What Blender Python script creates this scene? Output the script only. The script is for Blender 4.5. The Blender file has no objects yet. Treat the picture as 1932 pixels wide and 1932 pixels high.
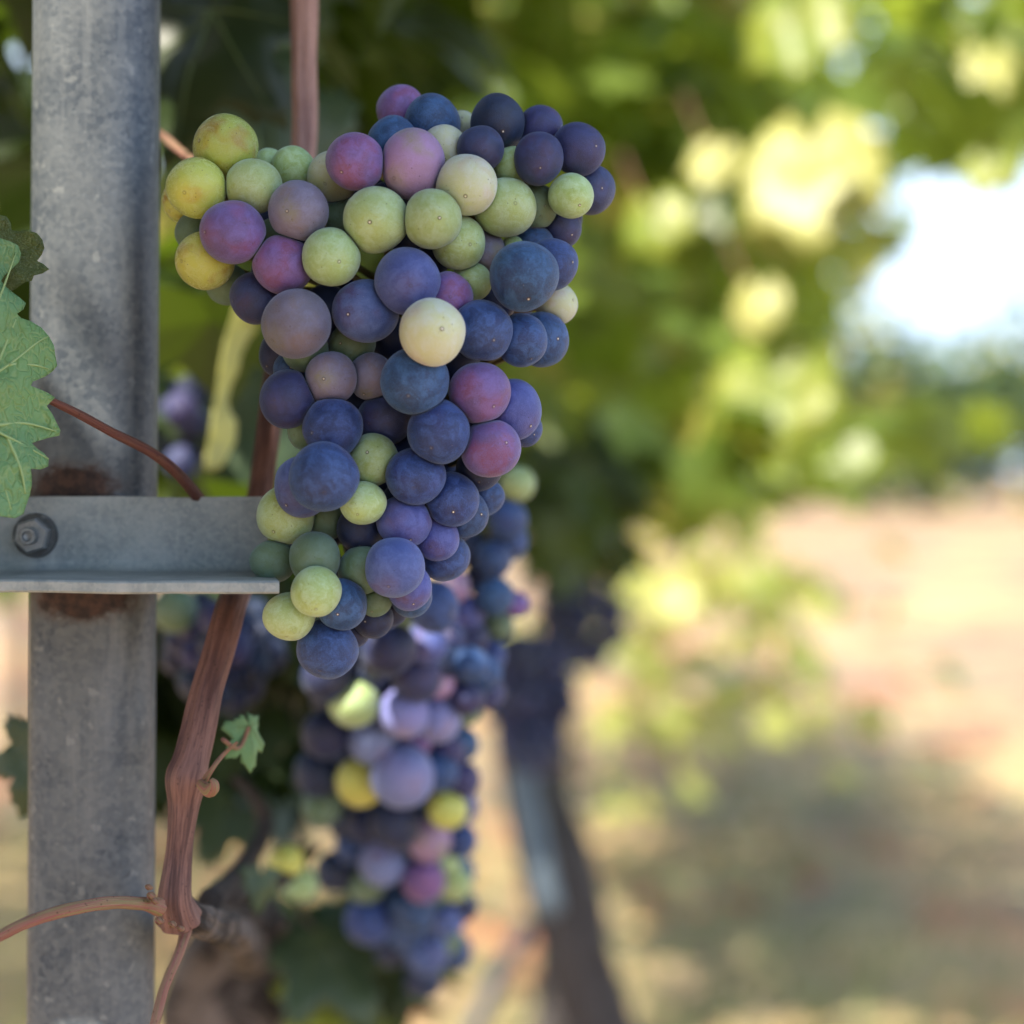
import bpy, bmesh, math, random
import numpy as np
from mathutils import Vector, Matrix, Quaternion, noise, geometry
R = math.radians
scene = bpy.context.scene
col = scene.collection

# ------------------------------------------------------------------ camera
TAN = 0.2625                      # half-width tangent of the square frame
PITCH = R(-1.0)
CAM = Vector((0, 0, 0.95))
FOC = 0.4065
APERTURE = 0.0095                 # metres
cd = bpy.data.cameras.new("camera")
cam = bpy.data.objects.new("camera", cd); col.objects.link(cam)
cam.location = CAM; cam.rotation_euler = (R(90) + PITCH, 0, 0)
cd.sensor_width = 36; cd.sensor_height = 36; cd.lens = 18 / TAN
cd.clip_start = 0.01; cd.clip_end = 3000
cd.dof.use_dof = True; cd.dof.focus_distance = FOC
cd.dof.aperture_fstop = cd.lens / 1000 / APERTURE
scene.camera = cam
CR = Matrix.Rotation(R(90) + PITCH, 3, 'X')
def at(px, py, d):
    """world point seen at (px,py) of the 1932-pixel picture at distance d along the view axis"""
    return CAM + CR @ Vector(((px - 966) / 966 * TAN * d, (966 - py) / 966 * TAN * d, -d))
def mm(px, d): return px * TAN * d / 966

# ------------------------------------------------------------------ light
SUN_EL, SUN_DIR = R(55), Vector((-0.76, -0.65, 0)).normalized()
S = Vector((SUN_DIR.x * math.cos(SUN_EL), SUN_DIR.y * math.cos(SUN_EL), math.sin(SUN_EL)))
w = bpy.data.worlds.new("World"); scene.world = w; w.use_nodes = True
nt = w.node_tree; nt.nodes.clear()
sky = nt.nodes.new('ShaderNodeTexSky'); sky.sky_type = 'NISHITA'; sky.sun_disc = False
sky.sun_elevation = SUN_EL; sky.sun_rotation = math.atan2(S.x, S.y)
sky.dust_density = 2.0; sky.air_density = 1.0
bg = nt.nodes.new('ShaderNodeBackground'); bg.inputs[1].default_value = 0.15
wo = nt.nodes.new('ShaderNodeOutputWorld')
# thin bright white haze and cloud veil low in the sky
tcw = nt.nodes.new('ShaderNodeTexCoord'); spw = nt.nodes.new('ShaderNodeSeparateXYZ'); nt.links.new(tcw.outputs['Generated'], spw.inputs[0])
mrw = nt.nodes.new('ShaderNodeMapRange'); mrw.interpolation_type = 'SMOOTHSTEP'; nt.links.new(spw.outputs[2], mrw.inputs[0])
mrw.inputs[1].default_value = 0.62; mrw.inputs[2].default_value = 0.08; mrw.inputs[3].default_value = 0.0; mrw.inputs[4].default_value = 0.9
nzw = nt.nodes.new('ShaderNodeTexNoise'); nzw.inputs['Scale'].default_value = 3.0; nzw.inputs['Detail'].default_value = 5; nt.links.new(tcw.outputs['Generated'], nzw.inputs[0])
muw = nt.nodes.new('ShaderNodeMath'); muw.operation = 'MULTIPLY_ADD'; muw.use_clamp = True
nt.links.new(nzw.outputs['Fac'], muw.inputs[0]); muw.inputs[1].default_value = 0.5; muw.inputs[2].default_value = 0.1
adw = nt.nodes.new('ShaderNodeMath'); adw.operation = 'ADD'; adw.use_clamp = True; nt.links.new(muw.outputs[0], adw.inputs[0]); nt.links.new(mrw.outputs[0], adw.inputs[1])
mxw = nt.nodes.new('ShaderNodeMix'); mxw.data_type = 'RGBA'; nt.links.new(adw.outputs[0], mxw.inputs[0]); nt.links.new(sky.outputs[0], mxw.inputs[6]); mxw.inputs[7].default_value = (3.5, 4.35, 5.6, 1)
nt.links.new(mxw.outputs[2], bg.inputs[0]); nt.links.new(bg.outputs[0], wo.inputs[0])
sd = bpy.data.lights.new("sun", 'SUN'); sd.energy = 4.6; sd.angle = R(0.53); sd.color = (1.0, 0.91, 0.77)
sun = bpy.data.objects.new("sun", sd); col.objects.link(sun)
sun.rotation_euler = S.to_track_quat('Z', 'Y').to_euler(); sun.location = (-3, -2, 4)
scene.view_settings.view_transform = 'Standard'; scene.view_settings.look = 'None'
scene.view_settings.exposure = 1.45; scene.view_settings.gamma = 1.0
scene.render.engine = 'CYCLES'
scene.cycles.use_denoising = True
scene.cycles.max_bounces = 7; scene.cycles.diffuse_bounces = 4; scene.cycles.glossy_bounces = 2
scene.cycles.transmission_bounces = 4; scene.cycles.transparent_max_bounces = 4
scene.cycles.sample_clamp_indirect = 6; scene.cycles.caustics_reflective = False; scene.cycles.caustics_refractive = False

# ------------------------------------------------------------------ helpers
def srgb(r, g, b):
    f = lambda c: (c/255/12.92 if c/255 <= 0.04045 else ((c/255+0.055)/1.055)**2.4)
    return (f(r), f(g), f(b), 1)
def tag(o, label=None, cat=None, group=None, kind=None):
    if label: o["label"] = label
    if cat: o["category"] = cat
    if group: o["group"] = group
    if kind: o["kind"] = kind
    return o
def empty(name, loc=(0, 0, 0)):
    o = bpy.data.objects.new(name, None); o.empty_display_size = 0.01
    o.location = loc; col.objects.link(o); return o
def link(name, me, mat=None, parent=None, smooth=True):
    o = bpy.data.objects.new(name, me); col.objects.link(o)
    if mat is not None and not me.materials:
        for m in (mat if isinstance(mat, (list, tuple)) else [mat]): me.materials.append(m)
    if smooth: me.polygons.foreach_set('use_smooth', [True] * len(me.polygons))
    if parent is not None:
        o.parent = parent
        o.matrix_parent_inverse = Matrix.Translation(-parent.location)
    return o
def mesh(name, verts, faces, uvs=None):
    me = bpy.data.meshes.new(name); me.from_pydata([tuple(v) for v in verts], [], faces)
    if uvs is not None:
        ul = me.uv_layers.new(name="UVMap")
        li = np.empty(len(me.loops), dtype=np.int32); me.loops.foreach_get('vertex_index', li)
        ul.data.foreach_set('uv', np.asarray(uvs, dtype=np.float32)[li].ravel())
    me.update(); return me
def catmull(pts, n=8):
    P = [pts[0]] + list(pts) + [pts[-1]]; out = []
    for i in range(1, len(P) - 2):
        p0, p1, p2, p3 = (np.array(P[i+k], float) for k in (-1, 0, 1, 2))
        for k in range(n):
            t = k / n
            out.append(0.5*((2*p1) + (-p0+p2)*t + (2*p0-5*p1+4*p2-p3)*t*t + (-p0+3*p1-3*p2+p3)*t**3))
    out.append(np.array(P[-2], float)); return out
def tube(points, radii, seg=16, n=8, ridge=0.0, bump=0.0, seed=0, lobes=9):
    """tapered tube through points; verts, faces, uv (u round, v metres along)"""
    pr = catmull([tuple(p) + (r,) for p, r in zip(points, radii)], n)
    V, F, U = [], [], []
    up = Vector((0.3, 1, 0.1)); L = 0; prev = None
    for i, q in enumerate(pr):
        p = Vector(q[:3]); r = q[3]
        a = Vector(pr[max(i-1, 0)][:3]); b = Vector(pr[min(i+1, len(pr)-1)][:3]); t = (b - a).normalized()
        x = (up - t * up.dot(t)).normalized(); up = x; y = t.cross(x)
        if prev is not None: L += (p - prev).length
        prev = p
        for k in range(seg + 1):
            an = 2*math.pi*k/seg
            kk = an if k < seg else 0
            rr = r*(1 + ridge*math.sin(kk*lobes + 1.5*math.sin(L*60+seed)) + bump*noise.noise(Vector((math.cos(kk)*1.3, math.sin(kk)*1.3, L/r*0.25 + seed))))
            V.append(p + (x*math.cos(an) + y*math.sin(an))*rr); U.append((k/seg, L))
    m = seg + 1
    for i in range(len(pr)-1):
        for k in range(seg):
            F.append((i*m+k, i*m+k+1, (i+1)*m+k+1, (i+1)*m+k))
    for base, rev in ((0, True), ((len(pr)-1)*m, False)):
        c = len(V); V.append(Vector(pr[0 if rev else -1][:3])); U.append((0.5, 0 if rev else L))
        for k in range(seg):
            F.append((c, base+k+1, base+k) if rev else (c, base+k, base+k+1))
    return V, F, U
def join(parts):
    V, F, U = [], [], []
    for v, f, u in parts:
        o = len(V); V += list(v); U += list(u); F += [tuple(i+o for i in q) for q in f]
    return V, F, U
def tube_obj(name, mat, parent, *a, **k):
    return link(name, mesh(name, *tube(*a, **k)), mat, parent)

# ------------------------------------------------------------------ materials
class NT:
    def __init__(s, name):
        s.m = bpy.data.materials.new(name); s.m.use_nodes = True; s.t = s.m.node_tree; s.t.nodes.clear()
        s.out = s.n('ShaderNodeOutputMaterial')
    def n(s, typ, **k):
        x = s.t.nodes.new(typ)
        for a, b in k.items(): setattr(x, a, b)
        return x
    def put(s, sock, v):
        if hasattr(v, 'is_output'): s.t.links.new(v, sock)
        elif v is not None: sock.default_value = v
    def noise(s, vec, scale, detail=2, rough=0.5, dist=0.0):
        x = s.n('ShaderNodeTexNoise'); s.put(x.inputs['Vector'], vec); x.inputs['Scale'].default_value = scale
        x.inputs['Detail'].default_value = detail; x.inputs['Roughness'].default_value = rough; x.inputs['Distortion'].default_value = dist
        return x.outputs['Fac']
    def voro(s, vec, scale, feature='F1'):
        x = s.n('ShaderNodeTexVoronoi', feature=feature); s.put(x.inputs['Vector'], vec); x.inputs['Scale'].default_value = scale
        return x
    def ramp(s, v, lo, hi, a=0.0, b=1.0):
        x = s.n('ShaderNodeMapRange', interpolation_type='SMOOTHSTEP'); s.put(x.inputs[0], v)
        for i, q in zip((1, 2, 3, 4), (lo, hi, a, b)): x.inputs[i].default_value = q
        return x.outputs[0]
    def mix(s, f, a, b, blend='MIX'):
        x = s.n('ShaderNodeMix', data_type='RGBA', blend_type=blend); s.put(x.inputs[0], f); s.put(x.inputs[6], a); s.put(x.inputs[7], b)
        return x.outputs[2]
    def math(s, op, a, b=None, clamp=False):
        x = s.n('ShaderNodeMath', operation=op, use_clamp=clamp); s.put(x.inputs[0], a)
        if b is not None: s.put(x.inputs[1], b)
        return x.outputs[0]
    def vmath(s, op, a, b=None):
        x = s.n('ShaderNodeVectorMath', operation=op); s.put(x.inputs[0], a)
        if b is not None: s.put(x.inputs[1], b)
        return x.outputs[0]
    def coord(s, which='Object'): return s.n('ShaderNodeTexCoord').outputs[which]
    def mapping(s, v, scale):
        x = s.n('ShaderNodeMapping'); s.put(x.inputs[0], v); x.inputs['Scale'].default_value = scale; return x.outputs[0]
    def bump(s, h, strength, dist, normal=None):
        x = s.n('ShaderNodeBump'); s.put(x.inputs['Height'], h); x.inputs['Strength'].default_value = strength
        x.inputs['Distance'].default_value = dist; s.put(x.inputs['Normal'], normal); return x.outputs[0]
    def bsdf(s, color, rough=0.5, metal=0.0, spec=0.5, normal=None, **k):
        b = s.n('ShaderNodeBsdfPrincipled'); s.put(b.inputs['Base Color'], color); s.put(b.inputs['Roughness'], rough)
        s.put(b.inputs['Metallic'], metal); s.put(b.inputs['Specular IOR Level'], spec); s.put(b.inputs['Normal'], normal)
        for a, v in k.items(): s.put(b.inputs[a.replace('_', ' ')], v)
        return b
    def done(s, sh): s.t.links.new(sh if hasattr(sh, 'is_output') else sh.outputs[0], s.out.inputs[0]); return s.m

def berry_mat(name, main, alt, pole, patch=(0.48, 0.68), rough=0.5, sss=0.0, sheen=0.35, bloom=0.35, bcol=(120, 145, 190), scar=True):
    m = NT(name); oc = m.coord(); inf = m.n('ShaderNodeObjectInfo'); rnd = inf.outputs['Random']
    off = m.n('ShaderNodeCombineXYZ'); m.put(off.inputs[0], m.math('MULTIPLY', rnd, 37.0)); m.put(off.inputs[1], m.math('MULTIPLY', rnd, 91.0))
    v = m.vmath('ADD', oc, off.outputs[0])
    c = m.mix(m.ramp(m.noise(v, 0.85, 2), patch[0], patch[1]), srgb(*main), srgb(*alt))
    sep = m.n('ShaderNodeSeparateXYZ'); m.put(sep.inputs[0], oc)
    r = m.math('SQRT', m.math('ADD', m.math('MULTIPLY', sep.outputs[0], sep.outputs[0]), m.math('MULTIPLY', sep.outputs[1], sep.outputs[1])))
    front = m.math('GREATER_THAN', sep.outputs[2], 0.0)
    rn = m.math('ADD', r, m.math('MULTIPLY', m.math('SUBTRACT', m.noise(v, 2.2, 3), 0.5), 0.5))
    c = m.mix(m.math('MULTIPLY', m.ramp(rn, 0.62, 0.05), m.math('MULTIPLY', front, 0.8)), c, srgb(*pole))
    # waxy bloom, uneven and rubbed
    bl = m.ramp(m.noise(v, 2.1, 6, 0.66, 0.9), 0.38, 0.64)
    fine = m.ramp(m.noise(v, 22, 3, 0.65), 0.3, 0.75)
    bf = m.math('MULTIPLY', m.math('ADD', m.math('MULTIPLY', bl, 0.65), m.math('MULTIPLY', fine, 0.5)), bloom*1.35)
    c = m.mix(bf, c, srgb(*bcol))
    # faint streaks running from pole to pole, and grazes
    at2 = m.math('ARCTAN2', sep.outputs[1], sep.outputs[0])
    cb = m.n('ShaderNodeCombineXYZ'); m.put(cb.inputs[0], m.math('MULTIPLY', at2, 5.0)); m.put(cb.inputs[1], m.math('MULTIPLY', sep.outputs[2], 1.3)); m.put(cb.inputs[2], m.math('MULTIPLY', rnd, 50.0))
    st = m.ramp(m.noise(cb.outputs[0], 2.4, 3, 0.6), 0.35, 0.7)
    c = m.mix(m.math('MULTIPLY', st, 0.14), c, m.mix(0.6, c, srgb(*pole)))
    # rubbed and scuffed places where the bloom is gone
    sc = m.math('MULTIPLY', m.ramp(m.noise(v, 1.7, 6, 0.72, 1.4), 0.60, 0.68), m.ramp(m.noise(v, 14, 3, .7), .35, .6))
    c = m.mix(m.math('MULTIPLY', sc, 0.4), c, m.mix(0.55, c, srgb(60, 50, 60)))
    # lenticels: a few tiny dark and pale specks
    vo = m.voro(v, 6.5); cr = m.n('ShaderNodeSeparateColor'); m.put(cr.inputs[0], vo.outputs['Color'])
    dot = m.math('MULTIPLY', m.ramp(vo.outputs['Distance'], 0.15, 0.07), m.math('GREATER_THAN', cr.outputs[0], 0.76))
    c = m.mix(m.math('MULTIPLY', dot, 0.75), c, srgb(30, 26, 30))
    vo2 = m.voro(v, 9.0); cr2 = m.n('ShaderNodeSeparateColor'); m.put(cr2.inputs[0], vo2.outputs['Color'])
    dot2 = m.math('MULTIPLY', m.ramp(vo2.outputs['Distance'], 0.10, 0.04), m.math('GREATER_THAN', cr2.outputs[1], 0.86))
    c = m.mix(m.math('MULTIPLY', dot2, 0.6), c, srgb(190, 195, 205))
    h = m.math('SUBTRACT', m.math('MULTIPLY', m.noise(v, 30, 3), 0.25), m.math('MULTIPLY', dot, 0.5))
    if scar:
        ring = m.math('MULTIPLY', m.math('MULTIPLY', m.ramp(r, 0.09, 0.05), m.ramp(r, 0.018, 0.035)), front)
        dotc = m.math('MULTIPLY', m.ramp(r, 0.036, 0.022), front)
        sv = m.ramp(m.math('FRACT', m.math('MULTIPLY', rnd, 13.7)), 0.1, 0.9); dotc = m.math('MULTIPLY', dotc, sv)
        c = m.mix(m.math('MULTIPLY', ring, m.math('ADD', 0.35, m.math('MULTIPLY', sv, .4))), c, srgb(70, 52, 38)); c = m.mix(dotc, c, srgb(245, 238, 225))
    hs = m.n('ShaderNodeHueSaturation'); m.put(hs.inputs['Color'], c)
    m.put(hs.inputs['Hue'], m.math('ADD', 0.487, m.math('MULTIPLY', rnd, 0.026)))
    m.put(hs.inputs['Value'], m.math('ADD', 0.86, m.math('MULTIPLY', m.math('FRACT', m.math('MULTIPLY', rnd, 7.3)), 0.28)))
    nr = m.bump(h, 0.25, 0.02)
    k = dict(Sheen_Weight=sheen, Sheen_Roughness=0.35, Sheen_Tint=srgb(200, 220, 255))
    if sss: k.update(Subsurface_Weight=sss, Subsurface_Scale=0.004)
    b = m.bsdf(hs.outputs[0], m.ramp(bf, 0.0, 0.4, rough-0.1, rough+0.06), 0, 0.5, nr, **k)
    if sss: b.inputs['Subsurface Radius'].default_value = (1.0, 0.9, 0.35)
    return m.done(b)

BM = {
 'B': berry_mat("berry_blue", (20, 46, 90), (32, 42, 90), (34, 50, 86), sheen=.35, bloom=.5, bcol=(72, 110, 172)),
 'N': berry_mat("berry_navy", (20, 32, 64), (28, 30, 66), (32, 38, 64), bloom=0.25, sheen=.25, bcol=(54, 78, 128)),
 'V': berry_mat("berry_violet", (58, 74, 138), (80, 56, 100), (82, 70, 116), patch=(.5, .7), bloom=0.45, bcol=(102, 120, 186), sheen=.4),
 'D': berry_mat("berry_dusk", (38, 44, 84), (56, 42, 76), (56, 48, 84), bloom=0.35, bcol=(70, 82, 142), sheen=.3),
 'P': berry_mat("berry_magenta", (100, 76, 128), (124, 70, 108), (136, 84, 122), patch=(.45, .62), bloom=0.4, bcol=(136, 122, 204), sheen=.5),
 'M': berry_mat("berry_mauve", (108, 102, 122), (122, 106, 112), (130, 128, 100), bloom=0.45, bcol=(130, 130, 164), sheen=.45),
 'K': berry_mat("berry_pink", (160, 128, 166), (150, 138, 120), (170, 152, 150), bloom=0.35, bcol=(180, 152, 212), sss=0.2),
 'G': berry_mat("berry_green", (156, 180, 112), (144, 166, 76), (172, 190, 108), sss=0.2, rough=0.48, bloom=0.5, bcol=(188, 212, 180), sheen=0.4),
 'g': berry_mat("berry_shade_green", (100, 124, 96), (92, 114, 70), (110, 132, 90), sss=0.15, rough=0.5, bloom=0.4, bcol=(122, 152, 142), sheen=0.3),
 'L': berry_mat("berry_cream", (190, 196, 154), (188, 178, 156), (194, 200, 130), sss=0.2, rough=0.48, bloom=0.5, bcol=(200, 208, 206), sheen=0.4),
 'Y': berry_mat("berry_amber", (184, 192, 84), (160, 126, 36), (196, 194, 84), patch=(0.5, 0.66), sss=0.25, rough=0.28, bloom=0.25, bcol=(190, 202, 156), sheen=0.15),
 'Z': berry_mat("berry_lilac", (112, 124, 182), (124, 122, 176), (152, 134, 170), bloom=0.4, bcol=(136, 152, 210), sheen=.5),
 'W': berry_mat("berry_yellow", (200, 206, 100), (200, 200, 84), (206, 206, 94), sss=0.3, bloom=0.15, bcol=(206, 210, 160)),
}
BL = {'P': 'reddish purple berry', 'M': 'greyish mauve berry', 'K': 'pale pink berry', 'G': 'green unripe berry', 'g': 'green unripe berry',
      'L': 'pale creamy green berry', 'Y': 'yellow berry with amber tint', 'Z': 'pale lilac berry', 'W': 'bright yellow berry'}

def bark_mat(name, a, b, c, rough=0.6, scale=1.0, bump=0.6, sheen=0.0, blotch=False):
    m = NT(name); uv = m.coord('UV')
    v = m.mapping(uv, (18, 45*scale, 1)); v2 = m.mapping(uv, (50, 120*scale, 1)); oc = m.coord('Object')
    n1 = m.noise(v, 1.0, 5, 0.68, 0.3); n2 = m.noise(v2, 1.2, 3, 0.6); n3 = m.noise(oc, 45, 3)
    cc = m.mix(m.ramp(n1, 0.35, 0.65), srgb(*a), srgb(*b)); cc = m.mix(m.math('MULTIPLY', m.ramp(n2, 0.5, 0.75), 0.7), cc, srgb(*c))
    cc = m.mix(m.math('MULTIPLY', m.ramp(n3, 0.45, 0.7), 0.35), cc, srgb(*b))
    if blotch: cc = m.mix(m.ramp(m.noise(oc, 42, 4, .65, .6), .42, .58), m.mix(0.75, cc, srgb(26, 24, 26)), m.mix(0.4, cc, srgb(150, 140, 134)))
    vo = m.voro(oc, 700); cc = m.mix(m.math('MULTIPLY', m.ramp(vo.outputs['Distance'], 0.2, 0.1), 0.5), cc, srgb(30, 20, 20))
    nr = m.bump(m.math('ADD', n1, m.math('MULTIPLY', n2, 0.6)), bump, 0.0012)
    return m.done(m.bsdf(cc, rough, 0, 0.4, nr, Sheen_Weight=sheen))
CANE = bark_mat("cane_bark", (78, 52, 52), (136, 100, 92), (46, 34, 40))
CANE_PALE = bark_mat("cane_bark_pale", (150, 116, 112), (186, 150, 138), (128, 86, 78))
SHOOT = bark_mat("young_shoot", (140, 132, 92), (154, 92, 92), (178, 160, 128))
PETIOLE = bark_mat("petiole_skin", (98, 56, 56), (138, 88, 74), (150, 132, 96))
BARK = bark_mat("old_bark", (48, 45, 46), (92, 84, 82), (22, 20, 22), rough=0.9, scale=0.25, bump=1.0, blotch=True)
DARKBARK = bark_mat("dark_bark", (54, 50, 50), (88, 82, 80), (24, 22, 22), rough=0.9, scale=0.2, bump=1.0)
STEM = bark_mat("bunch_stem", (120, 128, 70), (110, 84, 62), (150, 150, 96))

def leaf_mat(name, top, top2, trans, rough=0.42, tw=0.35, vein=0.5, cell=170, spec=0.5, bumpd=0.0012, edge=None):
    m = NT(name); oc = m.coord('Object'); uv = m.coord('UV')
    n = m.noise(oc, 28, 4, 0.6); vo = m.voro(m.vmath('ADD', uv, m.vmath('SCALE', m.n('ShaderNodeTexNoise').outputs['Color'])), cell, 'DISTANCE_TO_EDGE') if cell else None
    inf = m.n('ShaderNodeObjectInfo')
    c = m.mix(m.ramp(n, 0.35, 0.65), srgb(*top), srgb(*top2)); t = m.mix(m.ramp(n, 0.35, 0.65), srgb(*trans), m.mix(0.5, srgb(*trans), srgb(*top)))
    nr = None
    if vo is not None:
        e = m.ramp(vo.outputs['Distance'], 0.0, 0.16)
        c = m.mix(m.math('MULTIPLY', m.math('SUBTRACT', 1.0, m.ramp(vo.outputs['Distance'], 0.0, 0.06)), vein), c, m.mix(0.5, c, srgb(165, 185, 120)))
        h = m.math('ADD', m.math('ADD', e, m.math('MULTIPLY', m.ramp(m.voro(uv, cell*2.7, 'DISTANCE_TO_EDGE').outputs['Distance'], 0, .2), .25)), m.math('MULTIPLY', m.noise(uv, 14, 3), 0.5)); nr = m.bump(h, 0.45, bumpd)
        c = m.mix(m.math('MULTIPLY', m.ramp(m.noise(uv, 3.5, 4, .65), .5, .75), .4), c, srgb(132, 150, 78)); c = m.mix(m.math('MULTIPLY', m.ramp(m.noise(uv, 60, 3, .7), .45, .75), .3), c, srgb(150, 172, 140))
    b = m.bsdf(c, rough, 0, spec, nr)
    tr = m.n('ShaderNodeBsdfTranslucent'); m.put(tr.inputs[0], t)
    ms = m.n('ShaderNodeMixShader'); ms.inputs[0].default_value = tw
    m.t.links.new(b.outputs[0], ms.inputs[1]); m.t.links.new(tr.outputs[0], ms.inputs[2])
    return m.done(ms)
LEAF_NEAR = leaf_mat("leaf_near", (104, 150, 106), (124, 166, 104), (150, 186, 70), rough=0.5, tw=0.15, cell=6, spec=0.4, bumpd=.0006, vein=.7)
LEAF_OLIVE = leaf_mat("leaf_olive", (70, 88, 44), (86, 102, 50), (120, 140, 46), rough=0.5, tw=0.2, cell=8)
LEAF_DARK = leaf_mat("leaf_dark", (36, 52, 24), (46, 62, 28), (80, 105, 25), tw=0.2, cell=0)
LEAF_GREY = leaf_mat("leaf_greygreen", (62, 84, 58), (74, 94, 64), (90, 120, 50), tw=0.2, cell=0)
LEAF_LIT = leaf_mat("leaf_sunlit", (150, 160, 66), (128, 150, 54), (214, 218, 90), tw=0.5, cell=0)  # green vine leaf with its sunlit tone put into the colour
LEAF_LIT_YEL = leaf_mat("leaf_sunlit_yellow", (200, 202, 134), (188, 188, 112), (226, 226, 146), tw=0.45, cell=0)  # paler copy, the glow of sun through the blade put into the colour

def canopy_mat(name, a, b, trans, tw, yl=.86):
    m = NT(name); at_ = m.n('ShaderNodeAttribute'); at_.attribute_name = 'leafrand'; f = at_.outputs['Fac']
    c = m.mix(f, srgb(*a), srgb(*b)); yel = m.ramp(f, yl, yl+.05)
    c = m.mix(yel, c, srgb(170, 168, 82)); t = m.mix(yel, srgb(*trans), srgb(226, 216, 120))
    b_ = m.bsdf(c, 0.42, 0, 0.5); tr = m.n('ShaderNodeBsdfTranslucent'); m.put(tr.inputs[0], t)
    ms = m.n('ShaderNodeMixShader'); ms.inputs[0].default_value = tw
    m.t.links.new(b_.outputs[0], ms.inputs[1]); m.t.links.new(tr.outputs[0], ms.inputs[2]); return m.done(ms)
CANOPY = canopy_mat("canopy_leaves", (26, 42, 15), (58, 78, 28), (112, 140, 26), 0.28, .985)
CANOPY_FAR = canopy_mat("canopy_leaves_bright", (66, 92, 36), (118, 140, 60), (180, 200, 64), 0.42)  # brighter, more translucent leaf colours for the farther vines
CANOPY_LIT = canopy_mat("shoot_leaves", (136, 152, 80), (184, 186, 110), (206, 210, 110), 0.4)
TREEMAT = canopy_mat("tree_leaves", (44, 70, 44), (84, 106, 58), (100, 130, 50), 0.2)

# ------------------------------------------------------------------ ground
gm = NT("ground_soil"); oc = gm.coord()
big = gm.noise(oc, 0.9, 5, 0.6, 0.4); mid = gm.noise(oc, 4.5, 5, 0.62); fin = gm.noise(oc, 38, 4, 0.7)
def patch(sx, sy, sc, lo, hi, seed):
    v = gm.vmath('ADD', gm.mapping(oc, (sx, sy, 1)), None); v.node.inputs[1].default_value = (seed*7.3, seed*3.1, seed)
    return gm.ramp(gm.noise(v, sc, 4, .58, .7), lo, hi)
gc = gm.mix(gm.ramp(mid, 0.38, 0.62), srgb(112, 100, 88), srgb(166, 148, 112))
gc = gm.mix(gm.math('MULTIPLY', patch(1, .8, 2.6, .46, .60, 1), .8), gc, srgb(98, 88, 84))
gc = gm.mix(gm.math('MULTIPLY', patch(1, .7, 2.0, .54, .64, 2), .45), gc, srgb(118, 128, 88))
gc = gm.mix(gm.math('MULTIPLY', patch(1, .7, 2.6, .53, .61, 3), .8), gc, srgb(154, 82, 66))
gc = gm.mix(gm.math('MULTIPLY', patch(.5, .3, 1.2, .48, .62, 4), .6), gc, srgb(188, 160, 112))
gc = gm.mix(gm.math('MULTIPLY', patch(.3, .9, 1.0, .55, .66, 5), .6), gc, srgb(142, 116, 88))
gc = gm.mix(gm.math('MULTIPLY', gm.ramp(fin, 0.4, 0.75), 0.3), gc, srgb(90, 78, 68))
GROUND = gm.done(gm.bsdf(gc, 0.95, 0, 0.2, gm.bump(gm.math('ADD', mid, gm.math('MULTIPLY', fin, 0.3)), 0.6, 0.05)))
def gz(x, y): return 0.035*noise.noise(Vector((x*0.5, y*0.35, 3.1))) if abs(x) < 60 and y < 90 else 0.0
xs = sorted(set([round(-2.5 + i*0.25, 3) for i in range(30)] + [-1500, -400, -120, -50, -25, -12, -6, 8, 12, 20, 35, 60, 120, 400, 1500]))
ys = sorted(set([round(-2.0 + i*0.3, 3) for i in range(45)] + [-300, -60, -15, -5, 14, 17, 21, 26, 32, 40, 50, 65, 90, 150, 400, 1000, 2500]))
V = [(x, y, gz(x, y)) for y in ys for x in xs]; nx = len(xs)
F = [(j*nx+i, j*nx+i+1, (j+1)*nx+i+1, (j+1)*nx+i) for j in range(len(ys)-1) for i in range(nx-1)]
tag(link("ground", mesh("ground", V, F), GROUND), kind="structure")

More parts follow.
